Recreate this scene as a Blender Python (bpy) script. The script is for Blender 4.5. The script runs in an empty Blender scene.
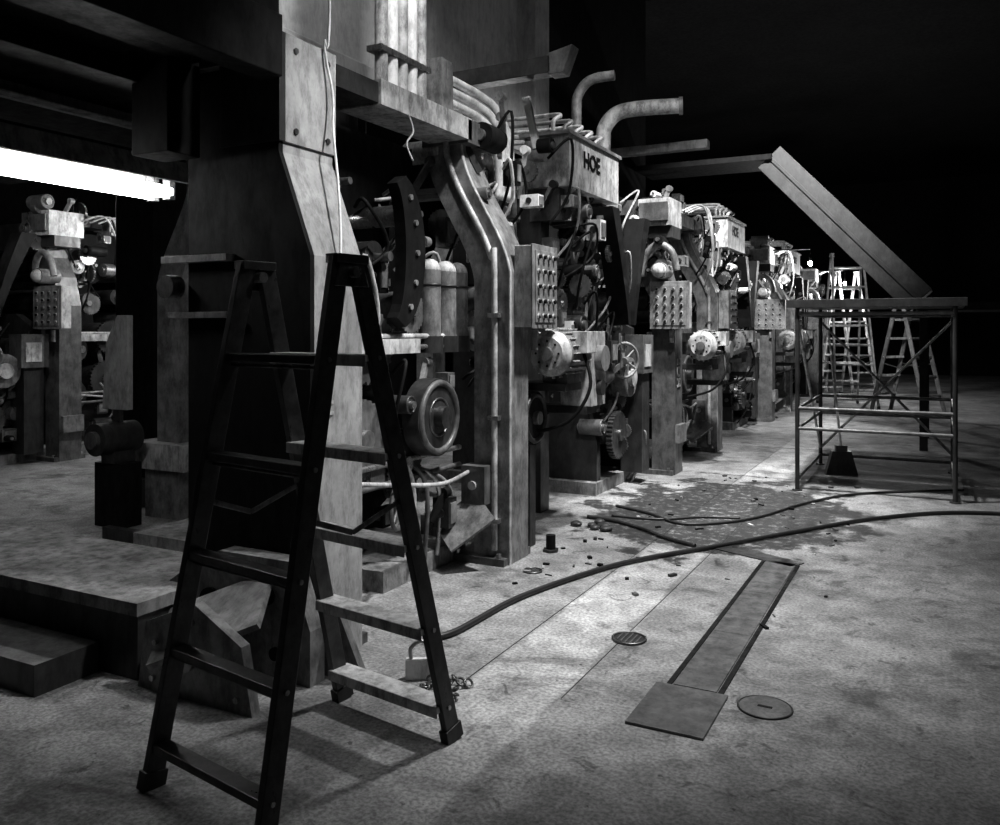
import bpy, math, random
from mathutils import Vector, Matrix
R = math.radians
scene = bpy.context.scene

# ------------------------------------------------------------------ materials
def mat(name, v, rough=0.5, metal=0.0, var=0.35, scale=6.0, bump=0.0, emit=0.0, spec=0.5, grime=0.55):
    m = bpy.data.materials.new(name); m.use_nodes = True
    nt = m.node_tree; b = nt.nodes['Principled BSDF']
    tc = nt.nodes.new('ShaderNodeTexCoord')
    n = nt.nodes.new('ShaderNodeTexNoise'); n.inputs['Scale'].default_value = scale
    n.inputs['Detail'].default_value = 8; n.inputs['Roughness'].default_value = 0.7
    nt.links.new(tc.outputs['Object'], n.inputs['Vector'])
    r = nt.nodes.new('ShaderNodeValToRGB')
    lo = v*(1-var); hi = min(1, v*(1+var))
    r.color_ramp.elements[0].position = 0.36; r.color_ramp.elements[0].color = (lo, lo, lo, 1)
    r.color_ramp.elements[1].position = 0.64; r.color_ramp.elements[1].color = (hi, hi, hi, 1)
    nt.links.new(n.outputs['Fac'], r.inputs['Fac'])
    # grime: streaky dark oil marks, stretched vertically
    mp = nt.nodes.new('ShaderNodeMapping'); mp.inputs['Scale'].default_value = (1, 1, .35)
    nt.links.new(tc.outputs['Object'], mp.inputs['Vector'])
    g = nt.nodes.new('ShaderNodeTexNoise'); g.inputs['Scale'].default_value = 15; g.inputs['Detail'].default_value = 7
    g.inputs['Roughness'].default_value = .75; nt.links.new(mp.outputs['Vector'], g.inputs['Vector'])
    gr = nt.nodes.new('ShaderNodeMapRange'); gr.inputs[1].default_value = .46; gr.inputs[2].default_value = .62
    gr.inputs[3].default_value = 1.0; gr.inputs[4].default_value = 1-grime; nt.links.new(g.outputs['Fac'], gr.inputs[0])
    mx = nt.nodes.new('ShaderNodeVectorMath'); mx.operation = 'SCALE'
    nt.links.new(r.outputs['Color'], mx.inputs[0]); nt.links.new(gr.outputs[0], mx.inputs['Scale'])
    nt.links.new(mx.outputs[0], b.inputs['Base Color'])
    rr = nt.nodes.new('ShaderNodeMapRange'); rr.inputs[1].default_value = .3; rr.inputs[2].default_value = .7
    rr.inputs[3].default_value = max(.1, rough-.12); rr.inputs[4].default_value = min(1, rough+.2)
    nt.links.new(g.outputs['Fac'], rr.inputs[0]); nt.links.new(rr.outputs[0], b.inputs['Roughness'])
    b.inputs['Metallic'].default_value = metal
    b.inputs['Specular IOR Level'].default_value = spec
    if bump:
        bp = nt.nodes.new('ShaderNodeBump'); bp.inputs['Strength'].default_value = bump
        n2 = nt.nodes.new('ShaderNodeTexNoise'); n2.inputs['Scale'].default_value = scale*8
        nt.links.new(tc.outputs['Object'], n2.inputs['Vector'])
        nt.links.new(n2.outputs['Fac'], bp.inputs['Height'])
        nt.links.new(bp.outputs['Normal'], b.inputs['Normal'])
    if emit:
        b.inputs['Emission Color'].default_value = (1, 1, 1, 1)
        b.inputs['Emission Strength'].default_value = emit
    return m

M = {
 'black': mat('black_oily_iron_and_shade', 0.006, 0.6, var=.5, spec=.12),
 'dark':  mat('dark_machine_paint', 0.024, 0.42, var=.5, spec=.4),
 'mid':   mat('grey_machine_paint', 0.085, 0.42, var=.5),
 'grey':  mat('worn_grey_enamel', 0.17, 0.42, var=.5),
 'light': mat('pale_grey_enamel', 0.42, 0.42, var=.4, grime=.65),
 'white': mat('white_enamel', 0.8, 0.4, var=.12, grime=.4),
 'column': mat('column_grey_paint', 0.30, 0.5, var=.3, scale=3, grime=.45),
 'steel': mat('bare_steel', 0.45, 0.3, metal=0.9, var=.3),
 'dsteel': mat('dark_steel', 0.14, 0.35, metal=0.9, var=.4),
 'wood':  mat('dark_painted_wood', 0.024, 0.35, var=.7, scale=16),
 'tread': mat('worn_wood_tread', 0.6, 0.55, var=.3, scale=18, grime=.5),
 'rubber': mat('black_rubber', 0.010, 0.45, var=.3),
 'conc':  mat('plinth_concrete', 0.20, 0.85, var=.55, scale=4, bump=.2),
 'plaster': mat('plaster_wall', 0.42, 0.9, var=.2, scale=2, grime=.25),
 'void':  mat('near_black_paint', 0.006, 0.95, var=.3, scale=1, spec=.1),  # plain near-black for the hall shell and far girder length
 'tube':  mat('lit_fluorescent_tube', 0.9, 0.4, emit=22),
 'bulb':  mat('lit_bulb', 0.9, 0.4, emit=60),
}

def floor_material():
    m = bpy.data.materials.new('stained_concrete_floor'); m.use_nodes = True
    nt = m.node_tree; b = nt.nodes['Principled BSDF']; L = nt.links.new
    tc = nt.nodes.new('ShaderNodeTexCoord')
    def noise(scale, det=8, ro=.6, dist=0):
        n = nt.nodes.new('ShaderNodeTexNoise'); n.inputs['Scale'].default_value = scale
        n.inputs['Detail'].default_value = det; n.inputs['Roughness'].default_value = ro; n.inputs['Distortion'].default_value = dist
        L(tc.outputs['Object'], n.inputs['Vector']); return n.outputs['Fac']
    def math_(op, a, c=None, clamp=False):
        n = nt.nodes.new('ShaderNodeMath'); n.operation = op; n.use_clamp = clamp
        for i, s in enumerate((a, c)):
            if s is None: continue
            if isinstance(s, (int, float)): n.inputs[i].default_value = s
            else: L(s, n.inputs[i])
        return n.outputs[0]
    def mr(s, a, b2, c, d):
        n = nt.nodes.new('ShaderNodeMapRange'); n.inputs[1].default_value = a; n.inputs[2].default_value = b2
        n.inputs[3].default_value = c; n.inputs[4].default_value = d; n.interpolation_type = 'SMOOTHSTEP'
        L(s, n.inputs[0]); return n.outputs[0]
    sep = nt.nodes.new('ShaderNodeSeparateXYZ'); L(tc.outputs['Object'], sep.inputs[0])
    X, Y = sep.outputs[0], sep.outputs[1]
    big = mr(noise(.8), .3, .7, .6, 1.25)
    med = mr(noise(4, 8, .7, .4), .3, .7, .6, 1.3)
    fine = mr(noise(60, 3), .3, .7, .6, 1.35)
    v = math_('MULTIPLY', math_('MULTIPLY', math_('MULTIPLY', big, med), fine), .24)
    ws = math_('ADD', X, mr(noise(2.5), 0, 1, -.05, .05))
    strip = math_('MULTIPLY', mr(ws, -1.93, -1.90, 0, 1), mr(ws, -1.50, -1.47, 1, 0))
    v = math_('MULTIPLY', v, math_('ADD', math_('MULTIPLY', strip, .6), 1))
    v = math_('MULTIPLY', v, mr(X, -1.2, .6, 1, .55))  # lamp falloff painted into the floor colour, darker to the right
    dx = math_('DIVIDE', math_('SUBTRACT', X, -1.7), 1.2); dy = math_('DIVIDE', math_('SUBTRACT', Y, 7.55), 1.65)
    d = math_('SQRT', math_('ADD', math_('POWER', math_('ABSOLUTE', dx), 2), math_('POWER', math_('ABSOLUTE', dy), 2)))
    d = math_('ADD', d, mr(noise(3.2), .2, .8, -.4, .4))
    wet = mr(d, .85, 1.0, 1, 0)
    speck = mr(noise(13, 6, .75), .52, .6, 0, 1)
    wv = math_('MULTIPLY', wet, math_('SUBTRACT', 1, math_('MULTIPLY', speck, .5)))
    v = math_('MULTIPLY', v, math_('SUBTRACT', 1, math_('MULTIPLY', wv, .93)))
    v = math_('MULTIPLY', v, mr(noise(1.7, 6, .7, .6), .52, .66, 1, .38))
    v = math_('MULTIPLY', v, mr(noise(6, 6, .7, .8), .58, .67, 1, .4))
    v = math_('MULTIPLY', v, mr(noise(22, 4), .64, .72, 1, .3))
    comb = nt.nodes.new('ShaderNodeCombineColor')
    for i in range(3): L(v, comb.inputs[i])
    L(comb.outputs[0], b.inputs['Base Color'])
    ro = math_('SUBTRACT', .8, math_('MULTIPLY', wet, .15)); L(ro, b.inputs['Roughness'])
    bp = nt.nodes.new('ShaderNodeBump'); bp.inputs['Strength'].default_value = .25; bp.inputs['Distance'].default_value = .01
    L(noise(60, 4), bp.inputs['Height']); L(bp.outputs[0], b.inputs['Normal'])
    return m
M['floor'] = floor_material()

# ------------------------------------------------------------------ mesh builder
class B:
    def __init__(s, name, origin=(0, 0, 0), rot=0.0):
        s.name = name; s.v = []; s.f = []; s.m = []; s.s = []; s.keys = []
        s.T = Matrix.Identity(4); s.o = Vector(origin); s.rot = rot
    def add(s, vs, fs, m, sm=False):
        if m not in s.keys: s.keys.append(m)
        k = s.keys.index(m); o = len(s.v)
        s.v += [tuple(s.T @ Vector(p)) for p in vs]
        for i, f in enumerate(fs):
            s.f.append([a+o for a in f]); s.m.append(k)
            s.s.append(sm[i] if isinstance(sm, list) else sm)
    def box(s, x0, x1, y0, y1, z0, z1, m):
        vs = [(x, y, z) for x in (x0, x1) for y in (y0, y1) for z in (z0, z1)]
        s.add(vs, [(0, 1, 3, 2), (4, 6, 7, 5), (0, 4, 5, 1), (2, 3, 7, 6), (0, 2, 6, 4), (1, 5, 7, 3)], m)
    def beam(s, p, q, w, h, m, up=(0, 0, 1)):
        p = Vector(p); q = Vector(q); d = (q-p).normalized()
        u = Vector(up); a = d.cross(u)
        if a.length < 1e-4: a = d.cross(Vector((0, 1, 0)))
        a.normalize(); c = a.cross(d).normalized()
        vs = []
        for e in (p, q):
            for i, j in ((-1, -1), (1, -1), (1, 1), (-1, 1)):
                vs.append(e + a*(i*w/2) + c*(j*h/2))
        s.add(vs, [(0, 3, 2, 1), (4, 5, 6, 7), (0, 1, 5, 4), (1, 2, 6, 5), (2, 3, 7, 6), (3, 0, 4, 7)], m)
    def cyl(s, p, q, r, m, n=20, r2=None, cap=None):
        p = Vector(p); q = Vector(q); d = (q-p).normalized(); r2 = r if r2 is None else r2
        a = d.orthogonal().normalized(); c = d.cross(a)
        ring = lambda e, rr: [e + (a*math.cos(t*2*math.pi/n) + c*math.sin(t*2*math.pi/n))*rr for t in range(n)]
        A, Q = ring(p, r), ring(q, r2)
        s.add(A+Q, [(i, (i+1) % n, n+(i+1) % n, n+i) for i in range(n)], m, True)
        s.add(A, [list(range(n-1, -1, -1))], cap or m); s.add(Q, [list(range(n))], cap or m)
    def ring(s, c, ax, R0, r, m, n=28, k=8):
        c = Vector(c); d = Vector(ax).normalized(); a = d.orthogonal().normalized(); e = d.cross(a); vs = []; fs = []
        for i in range(n):
            t = 2*math.pi*i/n; o = a*math.cos(t)+e*math.sin(t)
            for j in range(k):
                u = 2*math.pi*j/k; vs.append(c + o*(R0+r*math.cos(u)) + d*(r*math.sin(u)))
        for i in range(n):
            for j in range(k):
                fs.append((i*k+j, ((i+1) % n)*k+j, ((i+1) % n)*k+(j+1) % k, i*k+(j+1) % k))
        s.add(vs, fs, m, True)
    def wheel(s, c, ax, R0, m, r=.018, spokes=4):
        s.ring(c, ax, R0, r, m); c = Vector(c); d = Vector(ax).normalized(); a = d.orthogonal().normalized(); e = d.cross(a)
        s.cyl(c-d*.03, c+d*.03, R0*.2, m, 14)
        for i in range(spokes):
            t = 2*math.pi*i/spokes; s.cyl(c, c+(a*math.cos(t)+e*math.sin(t))*R0, r*.7, m, 8)
    def gear(s, c, ax, R0, th, m, teeth=28):
        c = Vector(c); d = Vector(ax).normalized(); a = d.orthogonal().normalized(); e = d.cross(a); P = []
        for i in range(teeth*4):
            rr = R0 if (i % 4) in (0, 1) else R0*.93
            t = 2*math.pi*i/(teeth*4); P.append((a*math.cos(t)+e*math.sin(t))*rr)
        n = len(P)
        vs = [c+p-d*th/2 for p in P]+[c+p+d*th/2 for p in P]
        s.add(vs, [(i, (i+1) % n, n+(i+1) % n, n+i) for i in range(n)]+[list(range(n-1, -1, -1)), list(range(n, 2*n))], m)
        s.cyl(c-d*(th*.9), c+d*(th*.9), R0*.25, m, 16)
    def tube(s, pts, r, m, k=8, seg=6, smooth=True):
        pts = [Vector(p) for p in pts]
        if smooth and len(pts) > 2:
            P = [pts[0]]+pts+[pts[-1]]; out = []
            for i in range(1, len(P)-2):
                for t in range(seg):
                    u = t/seg; a, b, c, d = P[i-1:i+3]
                    out.append(.5*((2*b)+(c-a)*u+(2*a-5*b+4*c-d)*u*u+(3*b-a-3*c+d)*u**3))
            out.append(pts[-1]); pts = out
        vs = []; fs = []; nrm = None
        for i, p in enumerate(pts):
            d = (pts[min(i+1, len(pts)-1)]-pts[max(i-1, 0)]).normalized()
            if nrm is None: nrm = d.orthogonal().normalized()
            nrm = (nrm-d*nrm.dot(d)).normalized(); e = d.cross(nrm)
            for j in range(k):
                t = 2*math.pi*j/k; vs.append(p+(nrm*math.cos(t)+e*math.sin(t))*r)
        for i in range(len(pts)-1):
            for j in range(k):
                fs.append((i*k+j, i*k+(j+1) % k, (i+1)*k+(j+1) % k, (i+1)*k+j))
        n0 = len(fs)
        fs.append(list(range(k-1, -1, -1))); fs.append([(len(pts)-1)*k+j for j in range(k)])
        s.add(vs, fs, m, [True]*n0+[False, False])
    def prism(s, poly, a0, a1, axis, m):
        n = len(poly)
        def P(u, w, a): return (u, a, w) if axis == 'y' else ((a, u, w) if axis == 'x' else (u, w, a))
        vs = [P(u, w, a0) for u, w in poly]+[P(u, w, a1) for u, w in poly]
        s.add(vs, [(i, (i+1) % n, n+(i+1) % n, n+i) for i in range(n)]+[list(range(n-1, -1, -1)), list(range(n, 2*n))], m)
    def sphere(s, c, r, m, n=14, k=8, sz=1.0):
        vs = []; fs = []
        for j in range(1, k):
            ph = math.pi*j/k
            for i in range(n):
                t = 2*math.pi*i/n; vs.append((c[0]+r*math.sin(ph)*math.cos(t), c[1]+r*math.sin(ph)*math.sin(t), c[2]+r*sz*math.cos(ph)))
        for j in range(k-2):
            for i in range(n): fs.append((j*n+i, (j+1)*n+i, (j+1)*n+(i+1) % n, j*n+(i+1) % n))
        t0 = len(vs); vs += [(c[0], c[1], c[2]+r*sz), (c[0], c[1], c[2]-r*sz)]
        for i in range(n):
            fs.append((t0, i, (i+1) % n)); fs.append((t0+1, (k-2)*n+(i+1) % n, (k-2)*n+i))
        s.add(vs, fs, m, True)
    def text(s, body, size, mtx, m, ext=.004):
        cu = bpy.data.curves.new('t', 'FONT'); cu.body = body; cu.size = size; cu.extrude = ext
        cu.align_x = 'CENTER'; cu.align_y = 'CENTER'; cu.resolution_u = 3; cu.offset = size*.02
        o = bpy.data.objects.new('t', cu); scene.collection.objects.link(o)
        dg = bpy.context.evaluated_depsgraph_get(); me = bpy.data.meshes.new_from_object(o.evaluated_get(dg))
        s.add([mtx @ v.co for v in me.vertices], [list(p.vertices) for p in me.polygons], m)
        bpy.data.objects.remove(o); bpy.data.meshes.remove(me)
    def done(s, bevel=0.0):
        me = bpy.data.meshes.new(s.name)
        W = Matrix.Translation(s.o) @ Matrix.Rotation(s.rot, 4, 'Z')
        me.from_pydata(s.v, [], s.f)
        for k in s.keys: me.materials.append(M[k])
        me.polygons.foreach_set('material_index', s.m); me.polygons.foreach_set('use_smooth', s.s)
        me.validate(); me.update()
        import bmesh
        bm = bmesh.new(); bm.from_mesh(me); bmesh.ops.recalc_face_normals(bm, faces=bm.faces); bm.to_mesh(me); bm.free()
        ob = bpy.data.objects.new(s.name, me); scene.collection.objects.link(ob); ob.matrix_world = W
        if bevel:
            md = ob.modifiers.new('edge_bevel', 'BEVEL'); md.width = bevel; md.segments = 2
            md.limit_method = 'ANGLE'; md.angle_limit = R(50); md.use_clamp_overlap = True
        return ob

FX = lambda x, y, z: Matrix.Translation((x, y, z)) @ Matrix.Rotation(R(90), 4, 'Z') @ Matrix.Rotation(R(90), 4, 'X')

# ------------------------------------------------------------------ room shell
def slab(name, x0, x1, y0, y1, z0, z1, m):
    b = B(name); b.box(x0, x1, y0, y1, z0, z1, m); return b.done()
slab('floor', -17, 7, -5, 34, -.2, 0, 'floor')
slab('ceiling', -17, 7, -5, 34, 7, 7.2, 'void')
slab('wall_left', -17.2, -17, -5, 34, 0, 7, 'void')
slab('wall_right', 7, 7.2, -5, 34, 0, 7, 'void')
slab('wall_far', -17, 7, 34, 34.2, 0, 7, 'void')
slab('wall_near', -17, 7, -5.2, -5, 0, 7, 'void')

b = B('ceiling_girder')
b.box(-4.7, -4.3, 3.3, 9.3, 3.62, 6.99, 'plaster')
b.box(-4.75, -4.22, 3.3, 9.3, 3.62, 3.8, 'plaster')
b.box(-4.7, -4.3, 9.3, 13.5, 3.62, 6.99, 'void')  # same girder in near-black: its fade into shade is painted
for y in (6.6, 9.2): b.box(-4.78, -4.2, y-.2, y+.2, 3.6, 6.99, 'plaster')
b.done(.01)

b = B('building_column')
b.box(-6.85, -6.35, 5.4, 5.8, 0, 6.99, 'black'); b.box(-6.92, -6.28, 5.33, 5.87, 0, .25, 'dark'); b.done(.01)

# ------------------------------------------------------------------ press units
def arc_profile(xo, xt, z0, z1, ztop, t, n=12):
    out = [(xo, 0), (xo, z0)]
    for i in range(1, n+1):
        u = i/n; s_ = u*u*(3-2*u)*.65+u*.35
        out.append((xo+(xt-xo)*s_, z0+(z1-z0)*u))
    out.append((xt, ztop))
    inn = [(x-t if xo > xt else x+t, z-(.06 if 0 < z < ztop else 0)) for x, z in out]
    return out+inn[::-1]

def head_clutter(b, yc, seed, n=26, xr=(-3.25, -2.72), zr=(2.25, 3.15), yw=.55, low=False):
    rnd = random.Random(seed)
    for i in range(n):
        x = rnd.uniform(*xr); y = yc+rnd.uniform(-yw, yw); z = rnd.uniform(*zr)
        m = rnd.choice(['grey', 'light', 'mid', 'dark', 'dark', 'black', 'white', 'steel', 'mid', 'black'])
        if low and m in ('white', 'light'): m = 'mid'
        k = rnd.random()
        if k < .3:
            sx, sy, sz = rnd.uniform(.03, .08), rnd.uniform(.03, .1), rnd.uniform(.04, .12)
            b.box(x-sx, x+sx, y-sy, y+sy, z-sz, z+sz, m)
            b.box(x+sx, x+sx+.01, y-sy*.7, y+sy*.7, z-sz*.7, z+sz*.7, 'grey' if m != 'grey' else 'dark')
            b.cyl((x, y-sy-.012, z), (x, y-sy, z), min(sx, sz)*.5, 'dsteel', 12)
        elif k < .55:
            ax = rnd.choice([(0, 1, 0), (1, 0, 0)]); r = rnd.uniform(.03, .1); L = rnd.uniform(.04, .15)
            c = Vector((x, y, z)); a = Vector(ax)*L; b.cyl(c-a, c+a, r, m, 18); b.cyl(c-a*1.25, c+a*1.25, r*.45, 'steel', 12)
            b.ring(c+a, ax, r*.9, r*.12, m, 18, 6)
        elif k < .7:
            b.gear((x, y, z), (1, 0, 0) if rnd.random() < .5 else (0, 1, 0), rnd.uniform(.07, .15), .03, rnd.choice(['dsteel', 'mid', 'steel']), 22)
        elif k < .85:
            q = (x+rnd.uniform(-.1, .2), y+rnd.uniform(-.2, .2), z+rnd.uniform(.15, .35))
            b.beam((x, y, z), q, .03, .05, m); b.cyl((q[0], q[1]-.03, q[2]), (q[0], q[1]+.03, q[2]), .035, m, 12)
        else:
            b.tube([(x, y, z), (x+.15, y+rnd.uniform(-.2, .2), z+rnd.uniform(0, .2)), (x+.1, y+rnd.uniform(-.3, .3), z-.25), (x-.05, y+rnd.uniform(-.3, .3), z-.5)], .012, rnd.choice(['black', 'light', 'black']))

def press_unit(Y0, Y1, seed, first=False, label=True):
    b = B('printing_press_unit')
    rnd = random.Random(seed)
    wA = .4 if first else .3
    profA = [(-2.6, 0), (-2.6, 1.95), (-2.79, 2.45), (-2.79, 3.0), (-3.15, 3.0), (-3.15, 2.4), (-2.96, 1.9), (-2.96, 0)]
    profB = arc_profile(-2.6, -2.98, 2.0, 2.86, 3.0, .27)
    NB = len(profB)//2
    if first:
        b.prism(profA, Y0+.03, Y0+wA, 'y', 'column'); b.prism(profA, Y0, Y0+.028, 'y', 'black')  # black plate paints shade onto the column's near side
    else:
        b.prism([(-2.6, 0), (-2.6, 1.9), (-2.7, 2.25), (-2.86, 2.5), (-2.86, 3.0), (-3.1, 3.0), (-3.1, 2.4), (-2.95, 2.1), (-2.86, 1.9), (-2.86, 0)], Y0, Y0+wA, 'y', 'mid')
    b.prism(profB, Y1, Y1+.3, 'y', 'grey')
    b.prism([(x+.004 if i < NB else x, z) for i, (x, z) in enumerate(profB)], Y1+.005, Y1+.03, 'y', 'light')
    b.prism([(-8.6-x, z) for x, z in profB], Y1, Y1+.3, 'y', 'grey')
    if not first: b.prism([(-8.6-x, z) for x, z in profB], Y0, Y0+wA, 'y', 'mid')
    for Y, w in ((Y0, wA), (Y1, .3)):
        xx = -2.78
        b.box(xx-.25, xx+.17, Y-.06, Y+w+.06, 0, .05, 'mid')
        for dx in (-.2, .12):
            for dy in (-.035, w+.035): b.cyl((xx+dx, Y+dy, .05), (xx+dx, Y+dy, .08), .018, 'steel', 6)
        b.box(-3.28, -2.9, Y-.03, Y+w+.03, 2.9, 3.06, 'mid')
    b.box(-6.08, -5.68, Y1-.06, Y1+.36, 0, .42, 'grey')
    b.box(-6.2, -5.55, Y1-.12, Y1+.4, .42, .64, 'light')
    b.box(-3.22, -2.9, Y1-1.06, Y1+.02, 2.92, 3.07, 'light')
    b.box(-3.2, -2.92, Y0+wA, Y1-1.06, 2.93, 3.05, 'dark')
    b.box(-5.8, -5.5, Y0+wA, Y1, 2.9, 3.05, 'dark')
    for Y in ((Y1+.05,) if first else (Y0+.05, Y1+.05)):
        b.box(-5.7, -3.1, Y, Y+.22, 2.62, 2.95, 'dark')
    if first:
        b.box(-5.2, -3.25, Y0-.42, Y0+.3, 0, .30, 'dark'); b.box(-5.22, -3.23, Y0-.44, Y0+.3, .30, .36, 'conc')
        b.box(-4.9, -3.5, Y0-.75, Y0-.43, 0, .14, 'dark')
        b.box(-5.6, -3.3, Y0+.31, Y0+.42, 0, .1, 'black')  # black strip painted in for the dark recess behind the plinth
        b.box(-5.6, -3.4, Y0+1.2, Y0+1.26, 0, .12, 'dark')
        b.box(-3.42, -2.97, Y0+.03, Y0+.4, .36, 2.9, 'black')
        b.cyl((-4.6, Y0+1.5, .16), (-3.4, Y0+1.5, .16), .05, 'mid', 14)
        b.box(-3.55, -3.1, Y0-.03, Y0+.03, 1.94, 1.975, 'grey'); b.box(-3.5, -3.1, Y0-.03, Y0+.03, 1.66, 1.69, 'grey')
        b.cyl((-3.5, Y0-.05, 1.82), (-3.5, Y0+.03, 1.82), .06, 'dsteel', 18)
        b.box(-5.72, -4.0, Y1+.5, Y1+.62, 1.96, 2.02, 'light'); b.box(-5.72, -4.0, Y1+.5, Y1+.62, 1.7, 1.74, 'light')
        b.box(-5.72, -4.0, Y1+.5, Y1+.56, 1.2, 1.26, 'grey')
    else:
        b.box(-5.2, -3.0, Y0-.2, Y1, 0, .12, 'conc'); b.box(-5.2, -3.0, Y0-.22, Y0-.2, .06, .13, 'light')
    b.box(-5.2, -3.0, Y1-.9, Y1+.1, .0, .13, 'conc')
    zb = .35 if first else 1.05
    b.prism([(Y0+wA, zb), (Y1-.5, zb), (Y1-.3, zb+.1), (Y1-.35, 1.2), (Y1-.9, 1.35), (Y1-1.0, 2.2), (Y1-.4, 2.5), (Y1, 2.6), (Y1, 2.9), (Y0+wA, 2.9)], -3.5, -3.38, 'x', 'black')
    xb = -3.75 if first else -5.1
    if not first:
        b.prism([(Y0+wA, 1.05), (Y1, 1.05), (Y1, 2.9), (Y0+wA, 2.9)], -5.2, -5.1, 'x', 'black')
        for yy in (Y0+wA, Y1-.1): b.box(-3.5, -3.38, yy, yy+.1, .12, 1.1, 'black'); b.box(-5.2, -5.1, yy, yy+.1, .12, 1.1, 'black')
    else:
        b.box(-4.05, -3.75, Y0+1.3, Y1+.1, .12, 2.9, 'black')
    for (dy, z, r, m) in [(.55, .75, .2, 'dark'), (.98, .95, .2, 'dsteel'), (1.4, .75, .17, 'dark'), (.6, 1.35, .16, 'dsteel'), (1.05, 1.5, .2, 'dark'),
                          (1.5, 1.72, .13, 'mid'), (.7, 1.95, .12, 'dsteel'), (1.2, 2.05, .1, 'dark'), (1.55, 2.35, .07, 'steel'), (.8, 2.45, .07, 'steel'),
                          (.65, 2.2, .05, 'steel'), (1.75, .5, .06, 'steel')]:
        xx = xb if (first or z > 1.1) else -3.6
        b.cyl((xx, Y0+dy, z), (-3.1, Y0+dy, z), r, m, 28)
        b.cyl((xx-.1, Y0+dy, z), (-2.98, Y0+dy, z), r*.3, 'steel', 12)
    for dy, z, r in ((.98, .95, .24), (1.42, .75, .2), (1.06, 1.5, .23), (1.5, 1.72, .15), (.75, 1.95, .15)):
        b.gear((-3.05, Y0+dy, z), (1, 0, 0), r, .05, rnd.choice(['dsteel', 'mid', 'dark']), 30)
    b.cyl((-2.98, Y1-.48, 1.04), (-2.86, Y1-.48, 1.04), .25, 'dark', 32)
    b.ring((-2.86, Y1-.48, 1.04), (1, 0, 0), .22, .022, 'mid')
    b.cyl((-2.86, Y1-.48, 1.04), (-2.8, Y1-.48, 1.04), .07, 'dsteel', 18)
    b.ring((-2.86, Y1-.48, 1.04), (1, 0, 0), .12, .008, 'dsteel')
    for dy in (-.34, -.14, .02):
        b.cyl((-3.02, Y1+dy, 1.55), (-3.02, Y1+dy, 2.0), .075, 'grey', 18)
        b.sphere((-3.02, Y1+dy, 2.0), .075, 'light'); b.cyl((-3.02, Y1+dy, 1.45), (-3.02, Y1+dy, 1.56), .09, 'dark', 18)
        b.ring((-3.02, Y1+dy, 1.9), (0, 0, 1), .076, .008, 'dark')
    for z, m in ((1.56, 'light'), (1.49, 'steel'), (.78, 'steel'), (.66, 'mid')):
        b.cyl((-3.0, Y0+wA, z), (-3.0, Y1+.02, z), .018, m, 10)
    b.beam((-2.95, Y0+wA, 1.5), (-2.95, Y1-.6, 1.5), .05, .09, 'light')
    arc = []
    for i in range(13):
        t = R(-75+150*i/12); arc.append((Y1-.88+.3*math.cos(t), 2.08+.48*math.sin(t)))
    for i in range(12, -1, -1):
        t = R(-75+150*i/12); arc.append((Y1-.93+.13*math.cos(t), 2.08+.42*math.sin(t)))
    b.prism(arc, -2.98, -2.9, 'x', 'black')
    for i in range(5):
        t = R(-50+25*i); b.cyl((-2.9, Y1-.9+.22*math.cos(t), 2.08+.44*math.sin(t)), (-2.885, Y1-.9+.22*math.cos(t), 2.08+.44*math.sin(t)), .018, 'grey', 12)
    cp = [(x-.1, Y1-.025, z) for x, z in profB[:NB]]
    cp[0] = (-2.7, Y1-.025, .1)
    b.tube(cp, .022, 'light', 10, 3)
    for z in (.3, 1.0, 1.7): b.box(-2.74, -2.66, Y1-.05, Y1, z-.015, z+.015, 'steel')
    b.box(-2.9, -2.72, Y1-.13, Y1, .42, .68, 'mid')
    b.cyl((-2.81, Y1-.13, .55), (-2.81, Y1-.15, .55), .03, 'light', 14)
    b.beam((-2.95, Y1-.3, .22), (-2.72, Y1-.12, .42), .3, .02, 'grey', up=(0, -1, 1))
    for i in range(4):
        y = Y1-.15-.16*i
        b.tube([(-2.98, y, .1), (-2.96, y, .45+.05*i), (-3.0, y-.12, .62+.06*i), (-3.2, y-.2, .64+.06*i)], .016, ['grey', 'steel', 'mid', 'light'][i], 8)
    b.tube([(-2.9, Y0+wA+.1, .78), (-2.8, Y0+1.0, .7), (-2.82, Y1-.5, .62), (-2.85, Y1-.1, .64)], .014, 'light')
    b.wheel((-2.86, Y1-.95, .55), (1, .3, 0), .13, 'mid', .014)
    head_clutter(b, Y1-.6, seed+9, 22 if first else 8, xr=(-3.25, -2.95), zr=(.25, 1.4), yw=.5, low=True)
    if first: head_clutter(b, Y1-.55, seed+4, 14, xr=(-3.3, -3.1), zr=(1.6, 2.6), yw=.5)
    if first:
        b.prism([(-3.75, 0), (-3.75, .12), (-3.3, .42), (-3.05, .55), (-2.62, .55), (-2.5, .25), (-2.5, 0)], Y0-.12, Y0-.02, 'y', 'grey')
        for x, z, r in ((-3.35, .14, .045), (-2.75, .38, .045), (-2.7, .12, .03), (-3.1, .3, .07)):
            b.cyl((x, Y0-.135, z), (x, Y0-.11, z), r, 'black', 18)
        b.beam((-3.15, Y0-.38, .2), (-2.68, Y0-.2, .4), .36, .03, 'grey', up=(0, -.5, 1))
        b.prism([(-3.2, 0), (-3.15, .3), (-2.85, .42), (-2.58, .28), (-2.52, 0)], Y0-.46, Y0-.41, 'y', 'grey')
        for x, z in ((-3.08, .22), (-2.66, .2), (-2.86, .34), (-3.1, .06), (-2.6, .06)): b.cyl((x, Y0-.475, z), (x, Y0-.46, z), .014, 'steel', 6)
        b.cyl((-2.9, Y0-.48, .18), (-2.9, Y0-.40, .18), .06, 'dsteel', 20)
        b.prism([(-2.58, 0), (-2.58, .5), (-2.45, .3), (-2.3, 0)], Y0+.02, Y0+.06, 'y', 'grey')
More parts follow.
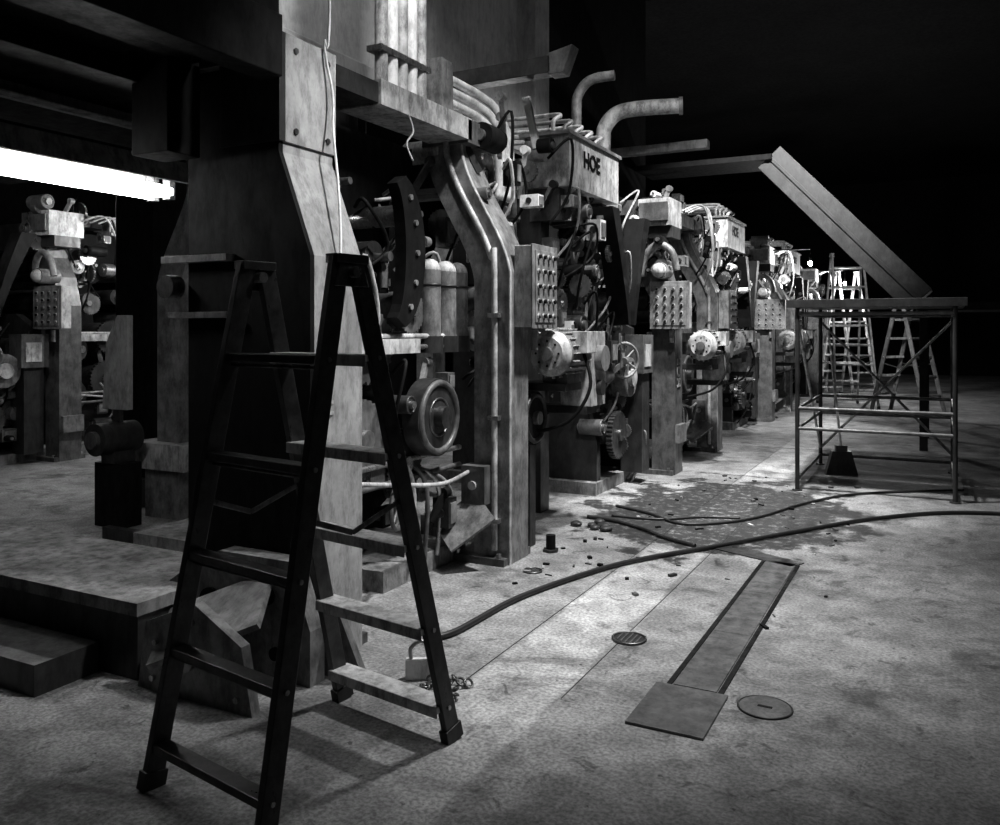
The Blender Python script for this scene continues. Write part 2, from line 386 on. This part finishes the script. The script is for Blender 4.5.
        b.text('HOE', .11, FX(-2.596, Y0+.13, 1.3) @ Matrix.Rotation(R(90), 4, 'Z'), 'light')
        b.box(-3.16, -2.775, Y0+.03, Y0+.41, 2.5, 3.02, 'column'); b.box(-3.16, -2.775, Y0-.012, Y0+.028, 2.5, 3.02, 'dark')  # dark near plate: shade painted onto the capital's side
        for z in (2.56, 2.95):
            for dy in (.1, .34): b.cyl((-2.776, Y0+dy, z), (-2.765, Y0+dy, z), .016, 'dsteel', 6)
    else:
        if label: b.text('HOE', .16, FX(-2.595, Y0+.15, 1.12) @ Matrix.Rotation(R(90), 4, 'Z'), 'light')
        b.box(-2.62, -2.55, Y0+.02, Y0+.3, .35, .55, 'grey')
        b.tube([(-2.95, Y0-.06, 2.2), (-2.9, Y0-.1, 2.42), (-2.75, Y0-.12, 2.54), (-2.6, Y0-.12, 2.45), (-2.55, Y0-.1, 2.25)], .04, 'grey', 12)
        b.cyl((-2.72, Y0-.2, 2.25), (-2.72, Y0+.05, 2.25), .09, 'grey', 24)
        b.sphere((-2.72, Y0-.2, 2.25), .08, 'light')
        b.box(-2.98, -2.62, Y0-.12, Y0+.35, 2.75, 3.05, 'light'); b.box(-2.96, -2.64, Y0-.16, Y0-.12, 2.8, 3.0, 'mid')
        b.box(-3.05, -2.62, Y0-.05, Y0+.3, 2.62, 2.75, 'dark')
        head_clutter(b, Y0+.3, seed+1, 34)
        for i in range(3):
            b.tube([(-2.6, Y0+.3+.12*i, 2.95), (-2.4, Y0+.5+.1*i, 3.0), (-2.35, Y0+.7, 2.5), (-2.5, Y0+.9, 2.1)], .012, 'light')
    head_clutter(b, Y1+.55, seed+2, 44, xr=(-3.35, -2.78), zr=(2.3, 3.1), yw=.5)
    head_clutter(b, Y1+.6, seed+7, 22, xr=(-3.3, -2.9), zr=(1.0, 2.2), yw=.3)
    return b.done(.006)

U = [press_unit(3.1, 5.15, 11, True), press_unit(9.2, 11.2, 22), press_unit(15.3, 17.3, 33, label=False), press_unit(21.4, 23.4, 44, label=False)]

def folder_unit(Yc, seed):
    b = B('press_folder')
    rnd = random.Random(seed)
    b.box(-4.9, -2.95, Yc+.4, Yc+1.6, 0, .12, 'conc')
    for y in (Yc+.55, Yc+1.5):
        b.prism([(-4.6, .12), (-2.98, .12), (-2.98, .5), (-3.1, .9), (-2.95, 1.3), (-2.95, 1.62), (-3.3, 1.8), (-4.2, 1.8), (-4.6, 1.4)], y-.05, y+.05, 'y', 'dark')
    for y in (Yc-.55, Yc+.65):
        b.box(-3.35, -3.1, y, y+.18, 0 if y < Yc else .12, 2.83, 'dark')
        b.box(-4.7, -4.5, y, y+.18, 0 if y < Yc else .12, 2.83, 'black')
        b.box(-4.7, -3.1, y+.02, y+.16, 2.83, 3.0, 'dark')
    for z, r, dy in ((.6, .16, .85), (.6, .16, 1.2), (1.0, .2, 1.0), (1.35, .12, .8), (1.38, .12, 1.25), (1.62, .06, 1.0), (1.75, .1, 0), (1.5, .1, .2)):
        b.cyl((-4.5, Yc+dy, z), (-3.0, Yc+dy, z), r, rnd.choice(['dsteel', 'mid', 'dark']), 24)
        b.cyl((-3.0, Yc+dy, z), (-2.9, Yc+dy, z), r*.5, 'steel', 14)
    for s_ in (-1, 1):
        P = []
        for i in range(9):
            u = i/8; P.append((Yc+.75+s_*(.05+.34*u**1.4), 1.65+1.1*u))
        for i in range(8, -1, -1):
            u = i/8; P.append((Yc+.75+s_*(.05+.34*u**1.4)+s_*(.06+.13*u), 1.65+1.1*u))
        b.prism(P, -2.9, -2.7, 'x', 'black')
    b.prism([(Yc+.45, 2.75), (Yc+1.05, 2.75), (Yc+.75, 1.85)], -3.25, -3.22, 'x', 'steel')
    b.box(-3.22, -2.8, Yc-.62, Yc+.62, 2.83, 3.27, 'light')
    b.text('HOE', .2, FX(-2.796, Yc-.1, 3.1), 'black')
    b.box(-3.26, -2.78, Yc-.66, Yc+.66, 3.27, 3.30, 'grey')
    for dy in (-.5, .0, .55): b.box(-3.2, -2.92, Yc+dy-.06, Yc+dy+.06, 2.55, 2.83, 'mid')
    b.cyl((-2.95, Yc+1.0, 1.12), (-2.8, Yc+1.0, 1.12), .2, 'grey', 28)
    b.cyl((-2.8, Yc+1.0, 1.12), (-2.76, Yc+1.0, 1.12), .09, 'light', 20)
    b.wheel((-2.78, Yc+.75, 1.3), (1, -.6, 0), .17, 'grey', .016, 5)
    b.box(-2.98, -2.75, Yc+1.2, Yc+1.45, .12, 1.15, 'dark')
    b.box(-2.96, -2.72, Yc+1.15, Yc+1.5, 1.15, 1.55, 'mid')
    b.box(-2.78, -2.71, Yc+1.2, Yc+1.4, 1.22, 1.45, 'light')
    b.gear((-2.88, Yc+.8, .55), (1, 0, 0), .24, .06, 'dsteel', 34)
    b.box(-2.98, -2.7, Yc-.55, Yc-.1, .95, 1.45, 'black'); b.text('HOE', .13, FX(-2.697, Yc-.33, 1.2), 'light')
    head_clutter(b, Yc+.1, seed, 44, xr=(-3.15, -2.8), zr=(2.0, 2.75), yw=.65)
    head_clutter(b, Yc+1.0, seed+3, 26, xr=(-3.1, -2.85), zr=(.3, 1.6), yw=.5, low=True)
    head_clutter(b, Yc-.1, seed+5, 18, xr=(-3.1, -2.85), zr=(1.3, 1.9), yw=.6)
    for i in range(5):
        y = Yc-.5+.25*i
        b.tube([(-3.0, y, 3.3), (-3.0, y, 3.42), (-3.0, y+.1, 3.5), (-3.5, y+.15, 3.52), (-4.1, y+.15, 3.55)], .02, rnd.choice(['light', 'grey']), 8)
    return b.done(.005)
F = [folder_unit(7.3, 5), folder_unit(13.35, 6), folder_unit(19.4, 7)]

for o, dy in ((U[2], -8.6), (U[3], -8.6), (F[1], -2.5), (F[1], -8.2)):
    c = o.copy(); c.location = (-6.9, dy, 0); scene.collection.objects.link(c)

# ------------------------------------------------------------------ control panels
def panel(x, y, z, face, w=.42, h=.5):
    b = B('pushbutton_control_panel', (x, y, z), 0 if face == 'y' else R(90))
    b.box(-w/2, w/2, -.13, 0, 0, h, 'light')
    b.box(-w/2-.01, w/2+.01, -.142, -.13, -.01, h+.01, 'grey')
    b.box(-w/2+.03, w/2-.03, -.149, -.142, .03, h-.03, 'grey')
    for i in range(4):
        for j in range(5):
            cx = -w/2+.075+i*(w-.15)/3; cz = .075+j*(h-.15)/4
            b.cyl((cx, -.149, cz), (cx, -.155, cz), .02, 'light', 14)
            b.cyl((cx, -.155, cz), (cx, -.172, cz), .014, 'black' if (i+j) % 3 else 'mid', 12)
    b.cyl((0, -.06, -.02), (0, -.06, -.16), .025, 'grey', 12)
    return b.done(.004)
panel(-2.6, 5.43, 1.62, 'x', .4, .56)
panel(-2.62, 9.2, 1.62, 'y')
panel(-2.6, 11.5, 1.62, 'x')
panel(-2.62, 15.3, 1.62, 'y', .5)
panel(-2.6, 17.6, 1.62, 'x')
panel(-2.62, 21.4, 1.62, 'y', .5)
panel(-9.5, 6.68, 1.62, 'y', .5)

# ------------------------------------------------------------------ motors
def motor(x, y, z):
    b = B('electric_drive_motor', (x, y, z))
    b.cyl((0, -.2, 0), (0, .2, 0), .17, 'grey', 32)
    b.cyl((0, -.26, 0), (0, -.2, 0), .12, 'light', 28, r2=.17)
    b.cyl((0, -.3, 0), (0, -.26, 0), .05, 'steel', 16)
    b.cyl((0, .2, 0), (0, .26, 0), .17, 'light', 28, r2=.12)
    for i in range(20):
        t = 2*math.pi*i/20; c, s_ = math.cos(t), math.sin(t)
        b.beam((c*.178, -.17, s_*.178), (c*.178, .17, s_*.178), .008, .02, 'light', up=(c, 0, s_))
    for i in range(8):
        t = 2*math.pi*i/8; b.cyl((math.cos(t)*.09, -.264, math.sin(t)*.09), (math.cos(t)*.09, -.235, math.sin(t)*.09), .009, 'black', 10)
    b.box(-.1, .1, -.12, .12, -.23, -.15, 'mid'); b.box(.12, .24, -.08, .1, .0, .16, 'light')
    b.box(-.12, .14, .26, .56, -.42, .16, 'light'); b.cyl((.14, .41, -.05), (.2, .41, -.05), .1, 'grey', 24)
    b.cyl((.14, .41, -.28), (.18, .41, -.28), .06, 'dark', 20)
    b.beam((-.35, 0, -.25), (.1, 0, -.25), .3, .06, 'dark')
    b.beam((-.3, .4, -.45), (.1, .4, -.45), .3, .06, 'dark')
    b.tube([(.18, 0, .0), (.25, -.05, -.25), (.1, -.1, -.5), (-.2, -.1, -.6)], .014, 'black')
    return b.done(.005)
for yy in (5.86, 12.0, 18.1): motor(-2.52, yy, 1.43)
for yy in (9.9, 16.0): motor(-2.42, yy, 1.42)

for yy in (5.7, 11.8):
    b = B('drive_belt_pulley', (-2.72, yy, .95)); b.cyl((-.06, 0, 0), (.06, 0, 0), .2, 'black', 32); b.ring((.06, 0, 0), (1, 0, 0), .17, .02, 'dark')
    b.cyl((-.12, 0, 0), (.1, 0, 0), .05, 'steel', 16); b.beam((0, 0, -.05), (0, 0, -.95), .08, .1, 'dark', up=(0, 1, 0)); b.done(.004)

# ------------------------------------------------------------------ conduits and ducts
b = B('vertical_conduit_bundle')
for i in range(5):
    b.cyl((-3.05, 4.3+.11*i, 3.07), (-3.05, 4.3+.11*i, 6.99), .042, 'white' if i in (1, 3) else 'light', 14)
for z in (3.3, 4.4): b.box(-3.11, -3.0, 4.23, 4.8, z, z+.035, 'steel')
b.done()
b = B('curved_conduit_run')
for i in range(4):
    o = .085*i
    b.tube([(-3.12, 5.0, 3.14+o), (-3.12, 5.35, 3.14+o), (-3.1, 5.55+o*.4, 3.12+o), (-3.05, 5.68+o*.6, 3.04+o), (-3.0, 5.74+o*.8, 2.9+o*.6), (-3.0, 5.75+o*.9, 2.6)], .032, 'white', 12)
b.box(-3.24, -3.0, 4.92, 5.08, 3.07, 3.45, 'grey')
b.done()
b = B('exhaust_pipe')
b.tube([(-3.4, 9.1, 3.05), (-3.4, 9.1, 3.7), (-3.38, 9.11, 3.9), (-3.25, 9.15, 4.05), (-3.0, 9.2, 4.09), (-2.55, 9.3, 4.09)], .085, 'light', 16)
b.ring((-3.4, 9.1, 3.5), (0, 0, 1), .09, .02, 'grey'); b.cyl((-2.58, 9.3, 4.09), (-2.54, 9.31, 4.09), .1, 'grey', 18); b.done()
b = B('overhead_pipe_run')
b.tube([(-3.5, 8.55, 3.05), (-3.5, 8.55, 3.9), (-3.48, 8.56, 4.15), (-3.35, 8.6, 4.3), (-3.1, 8.65, 4.33)], .055, 'grey', 14)
b.beam((-4.2, 5.9, 3.58), (-2.6, 5.9, 3.6), .14, .13, 'dark')
b.prism([(-2.62, 3.52), (-2.62, 3.68), (-2.42, 3.72), (-2.5, 3.52)], 5.83, 5.97, 'y', 'mid')
b.beam((-4.2, 9.7, 3.72), (-2.35, 9.7, 3.72), .12, .1, 'mid')
b.done(.006)
b = B('control_lever'); b.beam((-2.95, 6.35, 3.1), (-3.0, 6.25, 3.5), .03, .06, 'white', up=(1, 0, 0)); b.cyl((-3.06, 6.4, 3.05), (-2.9, 6.4, 3.05), .06, 'grey', 16); b.done()

b = B('overhead_web_gantry')
b.box(-4.4, -2.74, .6, 3.05, 3.07, 3.15, 'black')
b.box(-2.86, -2.72, .6, 3.05, 2.78, 3.07, 'black')
b.box(-4.6, -3.45, .6, 4.6, 2.8, 3.07, 'black')
b.box(-3.45, -2.86, .6, 3.0, 2.9, 3.07, 'black')
b.box(-5.45, -4.6, .6, 4.8, 2.92, 3.3, 'black')
b.box(-7.5, -6.4, .6, 4.8, 2.92, 3.3, 'black')
b.box(-6.4, -5.45, .6, 4.9, 3.1, 3.3, 'black')
b.box(-3.5, -3.25, 2.85, 3.05, 2.45, 2.9, 'black')
b.box(-4.02, -3.98, 1.5, 3.7, 2.72, 2.8, 'white'); b.box(-3.98, -3.9, 1.5, 3.7, 2.72, 2.735, 'light')
b.done(.006)

# ------------------------------------------------------------------ fluorescent fixture
def fluor(x, y, z, L=1.25, top=2.80):
    b = B('fluorescent_light', (x, y, z))
    b.prism([(-.2, .07), (-.16, .2), (.16, .2), (.2, .07), (.19, .065), (.145, .185), (-.145, .185), (-.19, .065)], -L/2-.05, L/2+.05, 'y', 'light')
    b.box(-.16, .16, -L/2-.05, L/2+.05, .2, .215, 'black')
    for s_ in (-1, 1):
        b.cyl((.07*s_, -L/2, 0.02), (.07*s_, L/2, 0.02), .038, 'tube', 16)
        for e in (-1, 1): b.box(.07*s_-.03, .07*s_+.03, e*L/2-.02, e*L/2+.02, -.025, .19, 'grey')
    for e in (-.4, .4): b.cyl((0, e*L, .2), (0, e*L, top-z), .01, 'dark', 8)
    return b.done()
fluor(-4.25, 3.0, 2.42, 1.35)
fluor(-8.1, 6.5, 3.4, top=6.99)
fluor(-8.1, 10.5, 3.4, top=6.99)

# ------------------------------------------------------------------ step ladder
def stepladder(x, y, rot, H=1.85, hwT=.255, hwB=.31, hs=(.47, .47), steps=(1.5, 1.14, .79, .46, .14), wood='wood', tread='tread'):
    b = B('double_sided_stepladder', (x, y, 0), R(rot))
    def railpt(sx, sy, z):
        u = 1-z/H; h = hs[0] if sy < 0 else hs[1]
        return Vector((sx*(hwT+(hwB-hwT)*u), sy*(.04+(h-.04)*u), z))
    for sx in (-1, 1):
        for sy in (-1, 1):
            b.beam(railpt(sx, sy, 0.02), railpt(sx, sy, H), .03, .072, wood, up=(0, 1, .2))
            b.beam(railpt(sx, sy, 0), railpt(sx, sy, .06), .042, .09, 'rubber', up=(0, 1, .2))
            for z in steps:
                p = railpt(sx, sy, z); b.cyl((p.x-.02, p.y, p.z), (p.x+.02, p.y, p.z), .009, 'steel', 8)
        t = railpt(sx, 0, H)
        b.box(t.x-.03, t.x+.03, -.075, .075, H-.02, H+.012, wood)
        b.cyl((t.x-.05, 0, H-.05), (t.x+.05, 0, H-.05), .02, 'steel', 12)
        b.prism([(-.08, H-.1), (.08, H-.1), (.05, H-.01), (-.05, H-.01)], t.x+sx*.018, t.x+sx*.024, 'x', 'dsteel')
        p = railpt(sx, -1, .98); q = railpt(sx, 1, .98); mid = Vector((p.x, 0, .9))
        b.beam(p, mid, .005, .02, 'dsteel'); b.beam(mid, q, .005, .02, 'dsteel')
    for z in steps:
        for sy in (-1, 1):
            p = railpt(-1, sy, z); q = railpt(1, sy, z)
            if sy < 0:
                b.beam(p, q, .06, .03, wood)
                b.cyl((p.x, p.y, z-.03), (q.x, q.y, z-.03), .006, 'dsteel', 8)
            else:
                b.beam(p, q, .105, .024, tread)
                b.box(p.x, q.x, p.y-.055, p.y-.05, z-.03, z+.012, 'light')
    return b.done(.004)
stepladder(-2.08, 2.42, -9.5, hs=(.40, .5))
stepladder(-1.75, 19.2, 20, H=3.2, hwT=.3, hwB=.42, hs=(.75, .75), steps=(2.9, 2.5, 2.1, 1.7, 1.3, .9, .5, .2), wood='grey', tread='light')
stepladder(-.55, 17.6, 60, H=2.2, hs=(.55, .55), steps=(1.8, 1.45, 1.1, .75, .4), wood='mid', tread='mid')
stepladder(-2.0, 22.0, 40, H=3.0, hs=(.7, .7), steps=(2.6, 2.2, 1.8, 1.4, 1.0, .6, .2), wood='light', tread='light')

b = B('hanging_power_cord')
b.tube([(-2.74, 3.42, 6.99), (-2.74, 3.42, 3.4), (-2.76, 3.4, 3.05), (-2.74, 3.44, 2.8), (-2.72, 3.42, 2.6), (-2.64, 3.36, 2.3), (-2.58, 3.3, 2.0), (-2.57, 3.25, 1.85), (-2.57, 3.2, 1.3)], .007, 'white', 6)
b.tube([(-2.85, 4.3, 2.9), (-2.83, 4.32, 2.8), (-2.85, 4.28, 2.72), (-2.82, 4.3, 2.62)], .006, 'light', 6)
b.done()

# ------------------------------------------------------------------ work platform (tube scaffold)
b = B('scaffold_work_platform')
x0, x1, y0, y1, H = -1.27, .12, 8.9, 10.75, 1.84
for x in (x0, x1):
    for y in (y0, y1):
        b.cyl((x, y, 0), (x, y, H), .022, 'dark', 12); b.cyl((x, y, 0), (x, y, .015), .05, 'dsteel', 12)
for z in (.12, .62, .82, H-.08):
    if z > .2: b.cyl((x0, y0, z), (x1, y0, z), .018, 'mid', 10)
    b.cyl((x0, y1, z), (x1, y1, z), .018, 'mid', 10)
    b.cyl((x0, y0, z), (x0, y1, z), .018, 'mid', 10); b.cyl((x1, y0, z), (x1, y1, z), .018, 'dark', 10)
b.cyl((x0, y0, 1.7), (x0, y1, .2), .015, 'light', 10); b.cyl((x1, y1, 1.7), (x0, y1, .2), .015, 'light', 10)
b.cyl((x0, y1, 1.7), (x1, y1, .2), .015, 'grey', 10)
for i in range(5): b.box(x0-.1, x1+.1, y0-.02+i*.38, y0+.33+i*.38, H, H+.05, 'dark')
b.box(x0-.1, x1+.1, y0-.05, y0-.02, H-.02, H+.06, 'dark')
b.done(.003)

b = B('push_broom', (-.98, 10.1, 0), R(20))
b.prism([(-.17, 0), (.17, 0), (.1, .26), (-.1, .26)], -.05, .05, 'y', 'dark')
b.beam((0, 0, .26), (0, 0, .32), .12, .07, 'wood', up=(0, 1, 0)); b.cyl((0, 0, .3), (-.06, .3, 1.6), .014, 'tread', 10); b.done()

# ------------------------------------------------------------------ steel stair down to a dark landing
b = B('steel_staircase')
for y in (12.7, 13.5):
    b.beam((-2.2, y, 4.1), (-.25, y, 2.0), .04, .42, 'dark')
    b.beam((-2.2, y-.03, 4.1), (-.25, y-.03, 2.0), .04, .05, 'dark')
for i in range(1, 10):
    t = i/10; x = -2.2+1.95*t; z = 4.1-2.1*t; b.box(x-.13, x+.13, 12.72, 13.48, z-.01, z+.02, 'black')
b.box(-4.19, -2.15, 12.6, 13.5, 4.05, 4.13, 'black')
b.box(-.3, 2.5, 12.5, 14.2, 1.86, 1.96, 'black')
for x in (-.2, 1.2, 2.4):
    for y in (12.6, 14.1): b.box(x-.05, x+.05, y-.05, y+.05, 0, 1.86, 'black')
b.done(.004)

# ------------------------------------------------------------------ floor items
b = B('floor_trench_cover')
b.box(-1.10, -1.075, 3.4, 6.05, 0, .006, 'black'); b.box(-.87, -.845, 3.4, 6.05, 0, .006, 'black')
for i in range(3): b.box(-1.07, -.875, 3.76+i*.77, 3.76+i*.77+.765, 0, .008, 'mid')
b.box(-1.14, -.82, 3.3, 3.74, 0, .012, 'mid')
b.beam((-1.5, 6.33, .004), (-.86, 6.05, .004), .16, .008, 'dark')
b.done(.002)
b = B('floor_joint_strip')
b.box(-1.465, -1.46, 3.4, 8.5, 0, .002, 'dark'); b.box(-1.93, -1.925, 3.0, 12, 0, .002, 'dark')
b.box(-2.4, -1.0, 9.5, 9.52, 0, .002, 'dark'); b.box(-6, 2, 12.0, 12.02, 0, .002, 'dark')
b.done()
def drain(x, y, r):
    b = B('floor_drain_cover', (x, y, 0)); b.cyl((0, 0, 0), (0, 0, .006), r, 'dark', 28); b.ring((0, 0, .006), (0, 0, 1), r, .007, 'dsteel')
    for i in range(-2, 3):
        h = math.sqrt(max(0, (r*.8)**2-(i*r*.3)**2)); b.box(i*r*.3-.004, i*r*.3+.004, -h, h, .006, .01, 'mid')
    b.done()
drain(-1.43, 4.21, .085); drain(-2.4, 5.1, .06)
b = B('manhole_cover', (-.66, 3.71, 0)); b.cyl((0, 0, 0), (0, 0, .006), .11, 'mid', 32); b.ring((0, 0, .004), (0, 0, 1), .11, .005, 'dark'); b.box(-.03, .03, -.008, .008, .005, .008, 'black'); b.done()
b = B('anchor_bolt_stub', (-2.5, 5.62, 0)); b.cyl((0, 0, 0), (0, 0, .12), .035, 'black', 16); b.cyl((0, 0, 0), (0, 0, .02), .06, 'dark', 6); b.done()
def cable(pts, r):
    b = B('floor_power_cable'); b.tube([(x, y, r+.002) for x, y in pts], r, 'rubber', 8, 10); b.done()
cable([(-2.35, 3.7), (-2.26, 3.85), (-2.21, 4.53), (-2.0, 5.29), (-1.79, 5.73), (-1.44, 6.28), (-.98, 7.04), (-.45, 7.83), (.2, 8.4), (1.2, 8.6)], .017)
cable([(-2.66, 6.75), (-2.4, 6.7), (-2.13, 6.55), (-1.85, 6.33), (-1.6, 6.2)], .015)
cable([(-2.6, 7.3), (-2.23, 7.12), (-1.9, 6.87), (-1.6, 7.05), (-1.36, 7.44), (-1.1, 8.2), (-.69, 8.92), (.2, 9.6)], .012)
cable([(-2.5, 6.9), (-2.1, 6.95), (-1.8, 7.2), (-1.5, 7.3)], .01)
b = B('chain_pile', (-1.95, 3.2, 0)); rnd = random.Random(3)
for i in range(26):
    b.ring((rnd.uniform(-.1, .1), rnd.uniform(-.12, .12), .012+rnd.uniform(0, .03)), (rnd.uniform(-1, 1), rnd.uniform(-1, 1), rnd.uniform(.4, 1)), .022, .006, 'dsteel', 12, 6)
b.done()
b = B('padlock', (-2.12, 3.3, .0), R(30)); b.box(-.07, .07, -.02, .02, 0, .09, 'white'); b.tube([(-.045, 0, .09), (-.045, 0, .14), (0, 0, .17), (.045, 0, .14), (.045, 0, .09)], .01, 'steel'); b.done(.003)
b = B('rag_bundle', (-2.5, 6.5, 0)); rnd = random.Random(9)
for i in range(9): b.sphere((rnd.uniform(-.18, .18), rnd.uniform(-.12, .12), .02), .035+.02*rnd.random(), 'dark', 10, 6, .5)
b.done()
b = B('scattered_floor_debris'); rnd = random.Random(21)
for i in range(70):
    x = rnd.uniform(-2.5, -.6); y = rnd.uniform(4.6, 9.5); s_ = rnd.uniform(.008, .03)
    b.beam((x, y, s_*.3), (x+rnd.uniform(-.05, .05), y+rnd.uniform(-.05, .05)+.01, s_*.3), s_, s_*.6, rnd.choice(['dark', 'black', 'mid', 'light']))
b.done()
b = B('pump_with_guard', (-5.95, 4.75, 0))
b.prism([(-.2, .95), (.1, .95), (.1, 1.72), (-.02, 1.72), (-.15, 1.5)], -.03, .03, 'y', 'column')
b.box(-.2, .12, -.1, .1, 0, .52, 'black'); b.cyl((-.04, -.22, .72), (-.04, .15, .72), .13, 'dark', 26); b.cyl((-.04, -.26, .72), (-.04, -.22, .72), .07, 'mid', 20)
b.box(-.08, 0, -.02, .02, .8, 1.0, 'dark'); b.box(-.12, .04, -.1, .1, .5, .62, 'dark'); b.done(.004)

# ------------------------------------------------------------------ lamps
def add_unseen_spot(x, y, z, W, aim, ang=100, blend=.8, r=.15):  # all hang unseen above the view; some are added only for effect
    b = B('unseen_spot_shade', (x, y, z))
    b.cyl((0, 0, .05), (0, 0, .28), .24, 'dark', 24, r2=.08); b.cyl((0, 0, .28), (0, 0, 6.995-z), .015, 'dark', 8); b.done()
    l = bpy.data.lights.new('unseen_spot', 'SPOT'); l.energy = W; l.spot_size = R(ang); l.spot_blend = blend; l.shadow_soft_size = r
    o = bpy.data.objects.new('unseen_spot', l); scene.collection.objects.link(o); o.location = (x, y, z)
    o.rotation_euler = (Vector(aim)-Vector((x, y, z))).to_track_quat('-Z', 'Y').to_euler()
add_unseen_spot(-1.0, 5.2, 5.2, 1900, (-2.0, 5.5, 0), 74, 1)
add_unseen_spot(-.3, 3.7, 4.6, 1000, (-2.7, 3.6, 2.1), 46, 1)
add_unseen_spot(-1.3, 7.9, 5.6, 3000, (-2.1, 9.4, 0), 74, 1)
add_unseen_spot(-1.4, 8.8, 6.2, 6500, (-2.6, 17, 1), 50, 1)  # added spot, thrown down the aisle to light the distance
add_unseen_spot(-1.3, 3.3, 5.4, 700, (-3.4, 5.0, 3.7), 55, 1)  # added spot to brighten conduits and upper beam
add_unseen_spot(-1.3, 6.6, 5.9, 1000, (-3.1, 8.2, 3.1), 60, 1)  # added spot to brighten the pipe arch and sign
add_unseen_spot(-3.2, 5.2, 6.2, 110, (-4.4, 4.6, 4), 90, 1)  # added spot to brighten the girder wall
add_unseen_spot(1.5, 2.5, 6.3, 170, (-3.0, 9, 0), 120, 1, .4)  # added wide fill to lift the shadows, no actual hall lamp
def bulb(x, y, z, W, top=None, arm=False):
    b = B('hanging_work_bulb', (x, y, z)); b.sphere((0, 0, 0), .035, 'bulb', 12, 8, 1.3); b.cyl((0, 0, .04), (0, 0, .11), .02, 'dark', 10)
    b.cyl((0, 0, .11), (0, 0, (top or 6.995)-z), .005, 'black', 6)
    if arm: b.cyl((0, 0, top-z), (-.95, 0, top-z), .012, 'dark', 8)
    b.done()
    l = bpy.data.lights.new('work_bulb', 'POINT'); l.energy = W; l.shadow_soft_size = .05
    o = bpy.data.objects.new('work_bulb', l); scene.collection.objects.link(o); o.location = (x, y, z-.09)
bulb(-2.0, 21.5, 2.7, 220, 3.0, True); bulb(-2.0, 15.5, 2.75, 100, 3.0, True)
bulb(-8.3, 7.9, 2.9, 110); bulb(-8.2, 5.6, 3.3, 50); bulb(-7.0, 13.5, 3.0, 260)  # last bulb added to light the floor beyond the presses

w = bpy.data.worlds.new('dim_hall'); scene.world = w; w.use_nodes = True
w.node_tree.nodes['Background'].inputs[0].default_value = (.5, .5, .5, 1)
w.node_tree.nodes['Background'].inputs[1].default_value = .01
scene.view_settings.view_transform = 'Standard'

cam = bpy.data.cameras.new('camera'); co = bpy.data.objects.new('camera', cam); scene.collection.objects.link(co)
co.location = (0, 0, 1.6); co.rotation_euler = (R(90), 0, R(27.4))
cam.sensor_width = 36; cam.lens = 30.6; cam.shift_y = -.0825; cam.clip_end = 100
scene.camera = co
